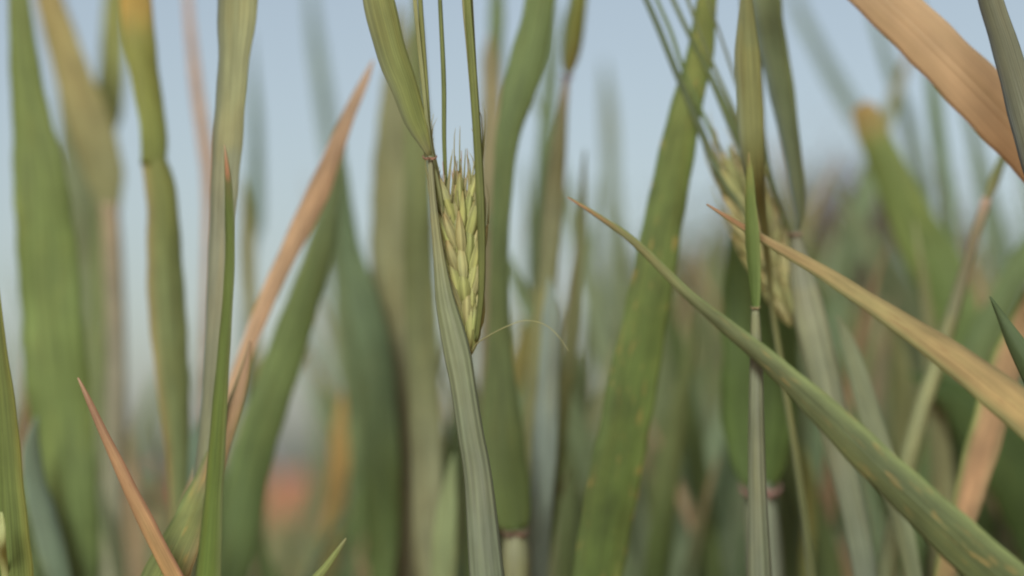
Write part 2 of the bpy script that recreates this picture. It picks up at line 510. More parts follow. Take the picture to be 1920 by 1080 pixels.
# ------------------------------------------------------------------ A: the ear in focus
def grain(parent_plant, parent, P, axis, length, width, face, colr, seed, awn=0.0, awn_dir=None):
    """a husked grain: pointed, ridged body that ends in a bristle"""
    rnd = random.Random(seed)
    A = axis.normalized()
    W = A.cross(face).normalized(); Nn = W.cross(A).normalized()
    if Nn.dot(face) < 0: Nn = -Nn
    prof_ = ((0, .15), (.1, .45), (.25, .8), (.42, 1), (.6, .88), (.76, .6), (.9, .26), (1, .05))
    sides = 12
    V, F, C, U = [], [], [], []
    for i, (t, r) in enumerate(prof_):
        c = P + A * (length * t) + Nn * (width * .25 * math.sin(math.pi * t))
        for j in range(sides):
            a = 2 * math.pi * j / sides
            rr = r * width * .5 * (1 + (.1 if j % 3 == 0 else -.05))
            V.append(c + W * (math.cos(a) * rr) + Nn * (math.sin(a) * rr * .5))
            k = 1 + (.10 if j % 3 == 0 else -.06)
            cc = keycol([(0, colr), (.6, colr), (1, (colr[0] * 1.02, colr[1] * .9, colr[2] * .85))], t)
            C.append(alb(tuple(min(255, x * k) for x in cc))); U.append((j / sides + seed * .13, t * length + seed * .1))
    for i in range(len(prof_) - 1):
        for j in range(sides):
            a, b = i * sides + j, i * sides + (j + 1) % sides
            F.append((a, b, b + sides, a + sides))
    F.append(tuple(range(sides))[::-1])
    if awn > 0:
        D = (awn_dir or A).normalized()
        n0 = len(V)
        base = P + A * length * .97 + Nn * 0
        cs = [base + A * (awn * t * (1 - t) * .8) + D * (awn * t) for t in (0, .2, .45, .7, 1)]
        a = tube(cs, [width * k for k in (.11, .08, .06, .045, .015)], [(0, colr), (1, (196, 180, 124))], 5)
        V += a[0]; F += [tuple(i + n0 for i in f) for f in a[1]]; C += a[2]; U += a[3]
    return parent_plant.part('grain', (V, F, C, U), M_GRAIN, parent)

def ear(plant, base, tip, d, wpx, rows, glen, gw, palette, seed, tips=0.004, widths=None):
    """rachis plus overlapping spikelets in three files, base and tip in photograph pixels"""
    rnd = random.Random(seed)
    B, T = at(base[0], base[1], d), at(tip[0], tip[1], d)
    n = 12
    cs = [B + (T - B) * (i / (n - 1)) for i in range(n)]
    e = plant.part('ear', tube(cs, [mm(wpx, d) * .36 * (widths(i / n) if widths else 1) * (max(.04, 1 - 1.15 * (i / n) ** 3)) for i in range(n)], [(0, (176, 178, 104)), (1, (184, 180, 112))], 12, .35), M_GRAIN)
    ax = (T - B).normalized(); Wd = ax.cross(FWD).normalized()
    if Wd.x < 0: Wd = -Wd
    L = (T - B).length
    for r in range(rows):
        t = (r + .2) / rows * .93
        wloc = mm(wpx, d) * (widths(t) if widths else 1)
        files = ((-.85, .36, -.3), (.85, .32, -.3), (-.30, .24, .1), (.34, .2, .12), (0, .0, -.1)) if r % 2 else ((-.7, .3, -.1), (.7, .28, -.1), (0.04, .05, .3), (-.45, .26, 0), (.45, .26, 0))
        for f, ang, front in files:
            tt = t + rnd.uniform(-.025, .025)
            P = B + ax * (L * tt * .93 - glen * .35) + Wd * (f * wloc * .24) - FWD * (gw * front + wloc * .5 * .35 * (1 - f * f * .8))
            A = (ax + Wd * ((1 if f > 0 else -1) * ang + rnd.uniform(-.09, .09)) - FWD * rnd.uniform(.04, .16)).normalized()
            c = rnd.choice(palette)
            top = t > .7
            grain(plant, e, P, A, glen * rnd.uniform(.8, 1.12), gw * rnd.uniform(.8, 1.1), -FWD + Wd * f * .5, c, rnd.randrange(999),
                  tips * rnd.uniform(.6, 1.9) * (1.6 if top else .9), ax + Wd * rnd.uniform(-.12, .12) - FWD * .08)
    return e

p = Plant('barley plant in sharp focus with its ear bursting from the sheath, centre', G(960, .605))
p.rod([(806, 292, 9, .6), (812, 380, 14, .6), (823, 480, 22, .6), (834, 560, 36, .6), (848, 620, 47, .6), (859, 670, 51, .6), (868, 720, 48, .6), (882, 810, 49, .6),
       (897, 900, 53, .6), (913, 1080, 66, .6), (925, 1180, 66, .6), (945, 1330, 40, .602)],
      [(0, (140, 136, 90)), (.3, (118, 126, 88)), (.5, (110, 120, 94)), (1, (104, 116, 92))], name='leaf_sheath', sides=18, flat=.55)
p.root(945, 1325, 34, .602)
p.blade([(806, 296, 7, .6), (798, 272, 20, .6), (780, 225, 42, .6), (760, 160, 53, .6), (738, 100, 56, .6), (712, 0, 56, .6), (688, -120, 50, .602), (650, -300, 30, .61), (615, -450, 3, .62)],
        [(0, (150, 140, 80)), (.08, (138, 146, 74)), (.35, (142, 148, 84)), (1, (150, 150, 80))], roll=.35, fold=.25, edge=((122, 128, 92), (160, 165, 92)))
p.collar(806, 298, 22, .599, (196, 140, 110))
e = ear(p, (877, 632), (856, 320), .6085, 92, 13, .0135, .0027, ((190, 190, 112), (180, 182, 104), (198, 192, 122), (172, 178, 100), (194, 182, 112)), 3, .0075,
        widths=lambda t: .22 + .78 * min(1, t / .5))
for q, ks in (([(836, 430, 7, .607), (822, 350, 8, .603), (806, 270, 8, .602), (792, 140, 8, .602), (778, 0, 8, .602), (768, -150, 6, .604), (755, -400, 2, .61)], ((160, 160, 100), (186, 178, 112))),
              ([(826, 400, 7, .606), (809, 300, 8, .6035), (799, 160, 9, .603), (788, 0, 9, .603), (782, -140, 6, .603), (775, -420, 2, .603)], ((140, 146, 80), (150, 152, 84))),
              ([(838, 380, 6, .607), (833, 270, 8, .605), (832, 150, 9, .604), (825, 0, 8, .604), (818, -160, 6, .606), (808, -420, 2, .61)], ((128, 138, 72), (110, 120, 70))),
              ([(893, 640, 8, .606), (903, 540, 13, .602), (902, 400, 16, .6), (895, 260, 16, .6), (885, 110, 15, .6), (877, 0, 14, .6), (868, -160, 8, .6), (858, -420, 2, .6)], ((120, 128, 66), (128, 138, 72))),
              ([(890, 420, 5, .606), (894, 330, 6, .603), (887, 200, 8, .602), (878, 90, 8, .602), (870, 0, 8, .602), (862, -150, 5, .604), (850, -400, 2, .61)], ((168, 162, 100), (176, 168, 104))),
              ([(905, 520, 5, .604), (906, 420, 6, .602), (900, 300, 6, .602), (891, 130, 6, .602), (884, 0, 6, .602), (878, -150, 4, .604), (868, -400, 2, .61)], ((172, 166, 100), (160, 160, 96)))):
    p.rod(q, [(0, ks[0]), (1, ks[1])], M_GRAIN, 'awn', 8, .7, parent=e)
# stray bristle that arches out to the right, and the ragged tips
p.rod([(884, 662, 2.4, .602), (892, 646, 2.4, .60), (915, 630, 2.4, .597), (950, 612, 2, .595), (985, 601, 1.7, .594), (1020, 608, 1.6, .592), (1045, 628, 1.6, .59), (1066, 658, 1.2, .588)],
      [(0, (190, 180, 120)), (1, (200, 190, 130))], M_GRAIN, 'awn', 6, 1, parent=e, n=30)
rnd = random.Random(4)
for i in range(26):
    x = 830 + i * 2.6
    yb = 372 + rnd.uniform(-10, 12)
    ln = rnd.uniform(35, 90)
    sx = rnd.uniform(-10, 12)
    p.rod([(x, yb, 5, .605), (x + sx * .4, yb - ln * .5, 3.5, .605), (x + sx, yb - ln, 1.2, .605)], [(0, (176, 165, 100)), (1, rnd.choice(((196, 160, 120), (190, 182, 130), (200, 150, 110))))], M_GRAIN, 'awn', 5, 1, parent=e, n=7)

# ------------------------------------------------------------------ B: the second ear, softer, to the right
d = .70
p = Plant('barley plant with the slightly blurred leaning ear crossed by an orange leaf', G(1660, d + .01))
p.rod([(1492, 432, 14, d), (1500, 500, 44, d), (1520, 600, 62, d), (1548, 720, 60, d), (1575, 850, 54, d), (1605, 980, 48, d), (1625, 1100, 46, d), (1650, 1300, 36, d)],
      [(0, (134, 132, 98)), (.4, (120, 128, 100)), (1, (104, 118, 104))], name='leaf_sheath', sides=16, flat=.6)
p.root(1650, 1295, 34, d)
p.blade([(1493, 440, 8, d), (1502, 405, 18, d), (1497, 340, 32, d), (1484, 250, 38, d), (1466, 150, 48, d), (1450, 70, 58, d), (1440, 0, 66, d), (1428, -150, 66, d + .01), (1425, -350, 40, d + .02), (1430, -520, 3, d + .03)],
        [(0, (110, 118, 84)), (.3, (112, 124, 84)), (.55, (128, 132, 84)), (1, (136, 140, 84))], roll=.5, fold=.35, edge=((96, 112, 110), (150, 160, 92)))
p.collar(1490, 440, 24, d - .001, (200, 160, 130))
e = ear(p, (1482, 580), (1368, 275), d + .004, 98, 12, .0145, .0032, ((196, 186, 116), (188, 182, 112), (202, 190, 124), (180, 178, 106)), 8, .005,
        widths=lambda t: .55 + .45 * min(1, t / .4))
for q, c in (([(1440, 520, 8, d), (1400, 410, 14, d), (1352, 330, 16, d), (1312, 240, 14, d), (1270, 140, 13, d), (1238, 60, 12, d), (1212, 0, 11, d), (1150, -140, 7, d), (1070, -330, 2, d)], (102, 118, 84)),
             ([(1400, 380, 8, d), (1330, 240, 8, d), (1285, 140, 8, d), (1258, 60, 8, d), (1232, 0, 7, d), (1180, -130, 4, d), (1100, -330, 2, d)], (120, 140, 80)),
             ([(1470, 480, 10, d), (1420, 340, 16, d), (1375, 240, 18, d), (1335, 150, 12, d), (1300, 80, 10, d), (1262, 0, 9, d), (1200, -140, 6, d), (1120, -330, 2, d)], (112, 126, 78)),
             ([(1430, 330, 7, d), (1385, 230, 9, d), (1345, 140, 8, d), (1315, 70, 7, d), (1290, 0, 7, d), (1240, -140, 4, d), (1180, -330, 2, d)], (124, 134, 88)),
             ([(1440, 330, 6, d), (1405, 230, 6, d), (1372, 130, 6, d), (1345, 50, 5, d), (1328, 0, 5, d), (1290, -140, 4, d), (1240, -330, 2, d)], (124, 132, 96)),
             ([(1430, 300, 6, d), (1395, 180, 6, d), (1392, 80, 7, d), (1390, 0, 7, d), (1388, -140, 4, d), (1380, -330, 2, d)], (112, 124, 90)),
             ([(1492, 560, 5, d), (1480, 440, 8, d), (1450, 350, 8, d), (1433, 260, 7, d + .003), (1428, 150, 6, d + .004), (1418, 0, 6, d + .004), (1410, -200, 3, d)], (104, 112, 66))):
    p.rod(q, [(0, (150, 150, 90)), (.25, c), (1, c)], M_GRAIN, 'awn', 8, .7, parent=e)
for i in range(8):
    x = 1345 + i * 8; yb = 310 + i * 6; ln = rnd.uniform(30, 80)
    p.rod([(x, yb, 7, d), (x - 12, yb - ln * .5, 5, d), (x - 20, yb - ln, 2, d)], [(0, (180, 168, 104)), (1, (196, 160, 124))], M_GRAIN, 'awn', 5, 1, parent=e, n=7)

# olive blade that stands behind the narrow one and before the second ear
d = .64
p = Plant('barley plant whose upright olive leaf stands against the top of the second ear', G(1560, d + .02))
p.blade([(1392, -220, 4, d), (1398, -60, 14, d), (1400, 10, 26, d), (1402, 100, 46, d), (1407, 200, 50, d), (1411, 280, 46, d), (1418, 340, 34, d + .005), (1432, 420, 16, d + .02), (1452, 600, 11, d + .045), (1500, 900, 14, d + .05), (1530, 1150, 18, d + .05)],
        [(0, (150, 140, 84)), (.2, (140, 140, 80)), (.45, (134, 138, 80)), (.6, (140, 142, 90)), (1, (112, 120, 74))], roll=-.2, fold=.2, edge=((122, 130, 104), None))
p.root(1530, 1145, 18, d + .05)

# ------------------------------------------------------------------ C: the narrow plant in front of the second ear
d = .57
p = Plant('slender barley plant with narrow green leaf rising from a pale grey stem', G(1440, d))
p.blade([(1404, 285, 2, d), (1405, 320, 12, d), (1406, 380, 20, d), (1409, 450, 27, d), (1413, 520, 24, d), (1416, 570, 15, d), (1416, 590, 12, d)],
        [(0, (170, 140, 84)), (.12, (140, 146, 72)), (.3, (110, 130, 58)), (1, (100, 124, 52))], roll=.3, fold=.45, edge=(None, (140, 158, 84)))
p.collar(1416, 578, 15, d - .001, (196, 166, 110))
p.rod([(1416, 575, 14, d), (1417, 620, 20, d), (1418, 700, 26, d), (1418, 800, 31, d), (1420, 920, 36, d), (1424, 1080, 48, d), (1428, 1180, 46, d), (1436, 1320, 36, d)],
      [(0, (130, 128, 80)), (.15, (112, 118, 88)), (.6, (106, 114, 90)), (1, (100, 110, 88))], name='leaf_sheath', flat=.8, sides=14)
p.root(1436, 1315, 34, d)

# ------------------------------------------------------------------ E: broad dark leaf with its collar low
d = .76
p = Plant('barley plant with broad dark green leaf whose pinkish collar shows low, right of centre', G(1430, d))
p.blade([(1426, 918, 50, d), (1426, 895, 84, d), (1425, 840, 122, d), (1426, 760, 144, d), (1428, 660, 146, d), (1426, 560, 136, d), (1420, 440, 104, d), (1416, 360, 60, d), (1425, 250, 20, d), (1430, 200, 3, d)],
        [(0, (92, 116, 52)), (.5, (94, 118, 54)), (1, (104, 124, 66))], roll=.12, fold=.25)
p.collar(1425, 925, 62, d - .004, (188, 140, 124))
p.rod([(1426, 905, 40, d), (1428, 960, 62, d), (1436, 1080, 66, d), (1440, 1200, 50, d)], [(0, (128, 136, 112)), (1, (124, 134, 116))], name='leaf_sheath')
p.root(1440, 1195, 46, d)

# ------------------------------------------------------------------ F: long green leaf sweeping to the lower right
p = Plant('barley plant with the long mottled green leaf sweeping from centre to lower right corner', G(2300, .5))
p.blade([(1064, 370, 3, .578), (1110, 398, 9, .576), (1190, 455, 15, .573), (1290, 553, 20, .569), (1360, 612, 28, .565), (1440, 678, 39, .56), (1540, 770, 56, .554), (1640, 870, 71, .549), (1740, 965, 83, .544), (1850, 1065, 93, .54), (1960, 1165, 91, .535), (2100, 1300, 44, .52), (2170, 1380, 15, .515)],
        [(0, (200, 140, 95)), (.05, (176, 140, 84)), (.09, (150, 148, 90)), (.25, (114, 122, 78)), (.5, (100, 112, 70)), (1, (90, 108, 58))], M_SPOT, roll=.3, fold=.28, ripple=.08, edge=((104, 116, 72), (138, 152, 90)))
p.root(2170, 1375, 26, .515)

# ------------------------------------------------------------------ G: orange leaf crossing the second ear
p = Plant('barley plant with the withered orange leaf that crosses the second ear', G(2330, .5))
p.blade([(1325, 383, 3, .585), (1372, 412, 11, .583), (1440, 452, 18, .58), (1540, 508, 27, .575), (1640, 572, 38, .57), (1740, 636, 51, .565), (1830, 700, 66, .56), (1930, 780, 77, .555), (2060, 890, 72, .55), (2200, 1040, 32, .545), (2240, 1150, 13, .54)],
        [(0, (204, 144, 104)), (.06, (176, 126, 76)), (.12, (186, 150, 92)), (.3, (180, 156, 92)), (.5, (196, 158, 94)), (.7, (198, 162, 92)), (1, (150, 146, 80))], M_DRY, roll=-.25, fold=.3, edge=((134, 134, 76), (176, 150, 92)))
p.root(2240, 1145, 24, .54)

# ------------------------------------------------------------------ H: big bright green leaf
d = .70
p = Plant('barley plant with tall broad bright green leaf leaning right of the centre gap', G(1030, d + .02))
p.blade([(1352, -170, 4, d), (1340, -60, 24, d), (1326, 0, 38, d), (1314, 100, 50, d), (1288, 200, 60, d), (1264, 320, 70, d), (1240, 440, 76, d), (1222, 540, 82, d), (1184, 740, 94, d), (1148, 930, 98, d), (1120, 1090, 92, d), (1090, 1260, 60, d), (1078, 1340, 26, d)],
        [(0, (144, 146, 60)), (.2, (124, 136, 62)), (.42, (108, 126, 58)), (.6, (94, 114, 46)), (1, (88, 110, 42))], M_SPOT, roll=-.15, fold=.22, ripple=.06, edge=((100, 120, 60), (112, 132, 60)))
p.root(1078, 1335, 30, d)

# ------------------------------------------------------------------ upper right: the wide tan leaf and the grey one over it
p = Plant('barley plant with wide smooth tan leaf cutting across the upper right corner', G(2500, .66))
p.blade([(1380, -230, 8, .655), (1500, -125, 50, .652), (1600, -45, 82, .65), (1690, 32, 96, .648), (1780, 120, 104, .646), (1870, 212, 106, .644), (1960, 310, 106, .642), (2080, 450, 100, .64), (2200, 640, 60, .64), (2260, 800, 20, .64)],
        [(0, (214, 176, 128)), (.35, (216, 174, 124)), (.6, (212, 162, 106)), (1, (180, 140, 80))], M_DRYFLAT, roll=.2, fold=.12, ripple=.03)
p.root(2260, 795, 26, .64)
p = Plant('barley plant with dull grey-green leaf crossing over the wide tan one', G(2140, .6))
p.blade([(1780, -260, 4, .605), (1822, -120, 30, .605), (1854, 0, 46, .604), (1880, 80, 52, .603), (1906, 170, 58, .602), (1934, 270, 64, .6), (1975, 420, 66, .6), (2040, 700, 60, .6), (2080, 900, 24, .6)],
        [(0, (128, 126, 92)), (.5, (128, 126, 96)), (1, (120, 126, 88))], roll=.3, fold=.35, edge=((100, 110, 120), None))
p.root(2080, 895, 26, .6)

# ------------------------------------------------------------------ right edge: dark pointed leaf; thin stem; tan leaf low
p = Plant('barley plant with short dark green pointed leaf entering at the right edge', G(2200, .57))
p.blade([(1856, 556, 3, .6), (1874, 590, 16, .6), (1900, 640, 34, .598), (1935, 700, 50, .596), (1990, 800, 52, .594), (2060, 950, 40, .59), (2100, 1080, 16, .588)],
        [(0, (90, 110, 70)), (1, (100, 122, 66))], roll=.3, fold=.4)
p.root(2100, 1075, 24, .588)
d = .70
p = Plant('barley plant with tan leaf edged yellow-green, upright beneath the orange leaf', G(1700, d))
p.blade([(1990, 400, 3, d), (1950, 520, 35, d), (1912, 620, 59, d), (1880, 700, 64, d), (1852, 800, 64, d), (1828, 880, 62, d), (1806, 965, 53, d), (1770, 1080, 40, d), (1750, 1200, 19, d)],
        [(0, (196, 154, 96)), (.4, (200, 156, 104)), (.65, (200, 150, 100)), (1, (170, 150, 84))], M_DRY, roll=.15, fold=.2, edge=((146, 162, 82), (176, 146, 96)))
p.root(1750, 1195, 26, d)
d = .74
p = Plant('thin barley plant leaning right with a pale node below the wide tan leaf', G(1600, d + .03))
p.rod([(1850, 372, 20, d), (1832, 430, 20, d), (1806, 520, 24, d), (1770, 640, 30, d), (1725, 780, 34, d), (1690, 920, 34, d), (1660, 1080, 34, d), (1640, 1250, 26, d)],
      [(0, (190, 150, 120)), (.06, (160, 142, 100)), (.3, (140, 142, 92)), (1, (118, 130, 92))])
p.blade([(1850, 380, 12, d), (1862, 350, 20, d), (1876, 310, 18, d), (1890, 270, 14, d), (1912, 180, 8, d), (1935, 60, 2, d)], [(0, (150, 146, 96)), (.3, (116, 128, 80)), (1, (112, 124, 76))], roll=.4)
p.root(1640, 1245, 26, d)

# ------------------------------------------------------------------ J, K and the left side
d = .575
p = Plant('barley plant with narrow vivid green leaf, orange at its tip, left of centre', G(370, d))
p.blade([(421, 272, 2, d), (424, 300, 8, d), (427, 340, 13, d), (429, 400, 17, d), (430, 480, 19, d), (426, 560, 20, d), (420, 640, 23, d), (412, 740, 27, d), (404, 850, 32, d), (396, 960, 38, d), (388, 1080, 46, d), (378, 1200, 40, d), (370, 1300, 20, d)],
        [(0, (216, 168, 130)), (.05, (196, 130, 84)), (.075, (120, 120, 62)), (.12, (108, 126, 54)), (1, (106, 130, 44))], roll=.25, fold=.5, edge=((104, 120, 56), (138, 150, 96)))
p.root(370, 1295, 24, d)
d = .645
p = Plant('barley plant with tall greyish olive leaf widening toward the top edge, left', G(350, d))
p.blade([(452, -330, 4, d), (450, -180, 52, d), (445, -60, 72, d), (441, 20, 74, d), (437, 100, 62, d), (431, 180, 56, d), (425, 260, 54, d), (416, 380, 50, d), (410, 500, 44, d), (404, 620, 40, d), (396, 740, 38, d), (386, 860, 42, d), (375, 1000, 44, d), (364, 1120, 40, d), (352, 1260, 20, d)],
        [(0, (158, 158, 104)), (.3, (162, 164, 120)), (.5, (160, 156, 122)), (.75, (148, 146, 106)), (1, (124, 136, 92))], roll=.3, fold=.25, edge=((120, 126, 110), None))
p.root(352, 1255, 26, d)
d = .60
p = Plant('barley plant with slender orange leaf pointing up left near the bottom left', G(400, d))
p.blade([(146, 708, 3, d), (160, 738, 9, d), (190, 805, 16, d), (218, 865, 22, d), (246, 925, 27, d), (276, 985, 31, d), (306, 1045, 32, d), (345, 1120, 30, d), (395, 1220, 16, d)],
        [(0, (216, 170, 130)), (.1, (184, 136, 100)), (.3, (204, 154, 102)), (.8, (206, 158, 90)), (1, (150, 140, 80))], M_DRY, roll=.3, fold=.35, edge=(None, (178, 120, 82)))
p.root(395, 1215, 22, d)
p = Plant('barley plant with broad light green leaf at the bottom behind the orange one', G(200, .62))
p.blade([(470, 640, 4, .66), (452, 720, 24, .655), (425, 800, 34, .65), (395, 880, 46, .64), (366, 950, 62, .63), (336, 1020, 76, .62), (300, 1100, 84, .62), (262, 1190, 60, .62), (235, 1280, 22, .62)],
        [(0, (196, 150, 110)), (.35, (184, 146, 96)), (.5, (136, 140, 80)), (1, (120, 138, 66))], M_SPOT, roll=.2, fold=.3, edge=((132, 146, 84), (178, 146, 84)))
p.root(235, 1275, 24, .62)
d = .585
p = Plant('barley plant with dark green leaf with a yellow streak at the left edge', G(40, d))
p.blade([(-16, 430, 3, d), (-12, 520, 16, d), (-6, 640, 30, d), (4, 760, 44, d), (12, 880, 54, d), (20, 1000, 62, d), (26, 1100, 62, d), (34, 1250, 24, d)],
        [(0, (120, 130, 60)), (1, (106, 126, 56))], roll=.3, fold=.35, edge=(None, (150, 148, 60)))
p.root(34, 1245, 24, d)
p.blade([(2, 960, 4, d - .01), (4, 985, 12, d - .01), (3, 1020, 16, d - .01), (10, 1080, 14, d), (30, 1245, 12, d)], [(0, (200, 205, 140)), (1, (170, 180, 110))], roll=.1)
p = Plant('barley plant of which only a small green leaf tip shows at the bottom edge', G(500, .60))
p.blade([(649, 1009, 3, .6), (634, 1030, 9, .6), (612, 1060, 13, .6), (580, 1100, 20, .6), (530, 1180, 26, .6), (500, 1280, 16, .6)], [(0, (178, 168, 110)), (.1, (150, 160, 90)), (1, (110, 132, 60))], roll=.3, fold=.4)
p.root(500, 1275, 20, .6)

d = .72
p = Plant('barley plant with slanting orange-brown leaf rising left of the ear', G(250, d))
p.blade([(700, 112, 3, d), (684, 150, 16, d), (656, 210, 24, d), (624, 290, 34, d), (600, 350, 42, d), (572, 410, 42, d), (540, 475, 36, d), (505, 550, 32, d), (470, 635, 28, d), (440, 715, 25, d), (408, 800, 26, d), (372, 900, 28, d), (330, 1010, 30, d), (280, 1120, 26, d), (262, 1200, 20, d)],
        [(0, (214, 172, 136)), (.25, (230, 184, 136)), (.6, (222, 176, 132)), (1, (196, 160, 110))], M_DRY, roll=.1, fold=.25)
p.root(262, 1195, 22, d)
d = .775
p = Plant('barley plant with broad mid-green leaf leaning right under the orange-brown one', G(370, d))
p.blade([(648, 270, 4, d), (636, 330, 18, d), (615, 410, 36, d), (594, 490, 54, d), (572, 560, 62, d), (545, 640, 68, d), (518, 720, 72, d), (492, 800, 74, d), (468, 900, 74, d), (448, 1000, 72, d), (432, 1090, 68, d), (415, 1200, 40, d), (405, 1290, 22, d)],
        [(0, (122, 138, 92)), (.4, (118, 138, 76)), (.7, (108, 132, 76)), (1, (96, 120, 70))], roll=-.2, fold=.2)
p.root(405, 1285, 26, d)
d = .74
p = Plant('barley plant with a notched leaf, golden at the top and dark green below, left', G(330, d))
p.blade([(286, 312, 46, d), (290, 285, 48, d), (288, 235, 50, d), (278, 170, 54, d), (266, 90, 56, d), (256, 0, 58, d), (248, -120, 46, d), (240, -300, 3, d)],
        [(0, (136, 146, 70)), (.35, (150, 152, 66)), (.5, (196, 160, 66)), (.62, (222, 160, 66)), (1, (214, 160, 66))], roll=.2, fold=.25)
p.blade([(286, 290, 44, d), (298, 330, 54, d), (306, 380, 58, d), (310, 450, 66, d), (314, 540, 68, d), (320, 640, 68, d), (328, 740, 60, d), (334, 830, 46, d), (336, 920, 34, d), (338, 1080, 30, d), (340, 1240, 22, d)],
        [(0, (140, 146, 74)), (.3, (124, 136, 82)), (1, (112, 128, 84))], name='leaf_sheath', roll=-.2, fold=.35, edge=((176, 150, 84), None))
p.root(340, 1235, 24, d)
d = .78
p = Plant('barley plant with the widest green leaf, filling the far left', G(140, d))
p.blade([(18, -330, 4, d), (28, -160, 32, d), (32, -40, 38, d), (40, 60, 48, d), (48, 150, 60, d), (60, 240, 78, d), (74, 340, 100, d), (84, 450, 110, d), (96, 600, 116, d), (108, 740, 116, d), (120, 880, 112, d), (130, 1000, 106, d), (136, 1120, 80, d), (140, 1250, 26, d)],
        [(0, (130, 138, 78)), (.3, (126, 142, 74)), (.6, (122, 142, 72)), (1, (104, 126, 70))], roll=.15, fold=.2)
p.root(140, 1245, 28, d)
d = .93
p = Plant('barley plant with blurred yellow-olive leaf slanting from the top left', G(225, d))
p.blade([(58, -150, 5, d), (86, -20, 47, d), (112, 70, 60, d), (138, 150, 70, d), (168, 240, 81, d), (192, 320, 78, d), (202, 370, 52, d), (206, 400, 34, d)],
        [(0, (190, 155, 84)), (.45, (176, 158, 92)), (1, (150, 146, 90))], roll=.2, fold=.2)
p.rod([(206, 380, 34, d), (212, 500, 38, d), (218, 650, 36, d), (216, 800, 40, d), (212, 950, 40, d), (210, 1150, 34, d)], [(0, (166, 140, 100)), (.3, (150, 138, 108)), (1, (140, 140, 104))], name='leaf_sheath')
p.root(210, 1145, 34, d)
d = .98
p = Plant('barley plant with blurred yellow-green leaf hanging straight at the top left', G(150, d))
p.blade([(226, -200, 4, d), (218, -60, 34, d), (212, 40, 42, d), (208, 140, 50, d), (202, 210, 50, d), (196, 270, 30, d), (190, 400, 26, d), (180, 800, 30, d), (176, 1100, 26, d)],
        [(0, (160, 156, 86)), (.2, (150, 154, 82)), (.5, (128, 142, 84)), (1, (140, 148, 110))], roll=.2, fold=.2)
p.root(176, 1095, 26, d)
d = .92
p = Plant('barley plant with faint peach-coloured thin leaf against the sky, upper left', G(380, d))
p.blade([(346, -150, 3, d), (352, 0, 14, d), (360, 90, 18, d), (370, 180, 22, d), (382, 260, 24, d), (390, 330, 22, d), (388, 430, 14, d), (384, 600, 12, d), (380, 1100, 14, d)],
        [(0, (206, 170, 150)), (.3, (210, 166, 130)), (1, (200, 160, 120))], M_DRY, roll=.2)
p.root(380, 1095, 14, d)
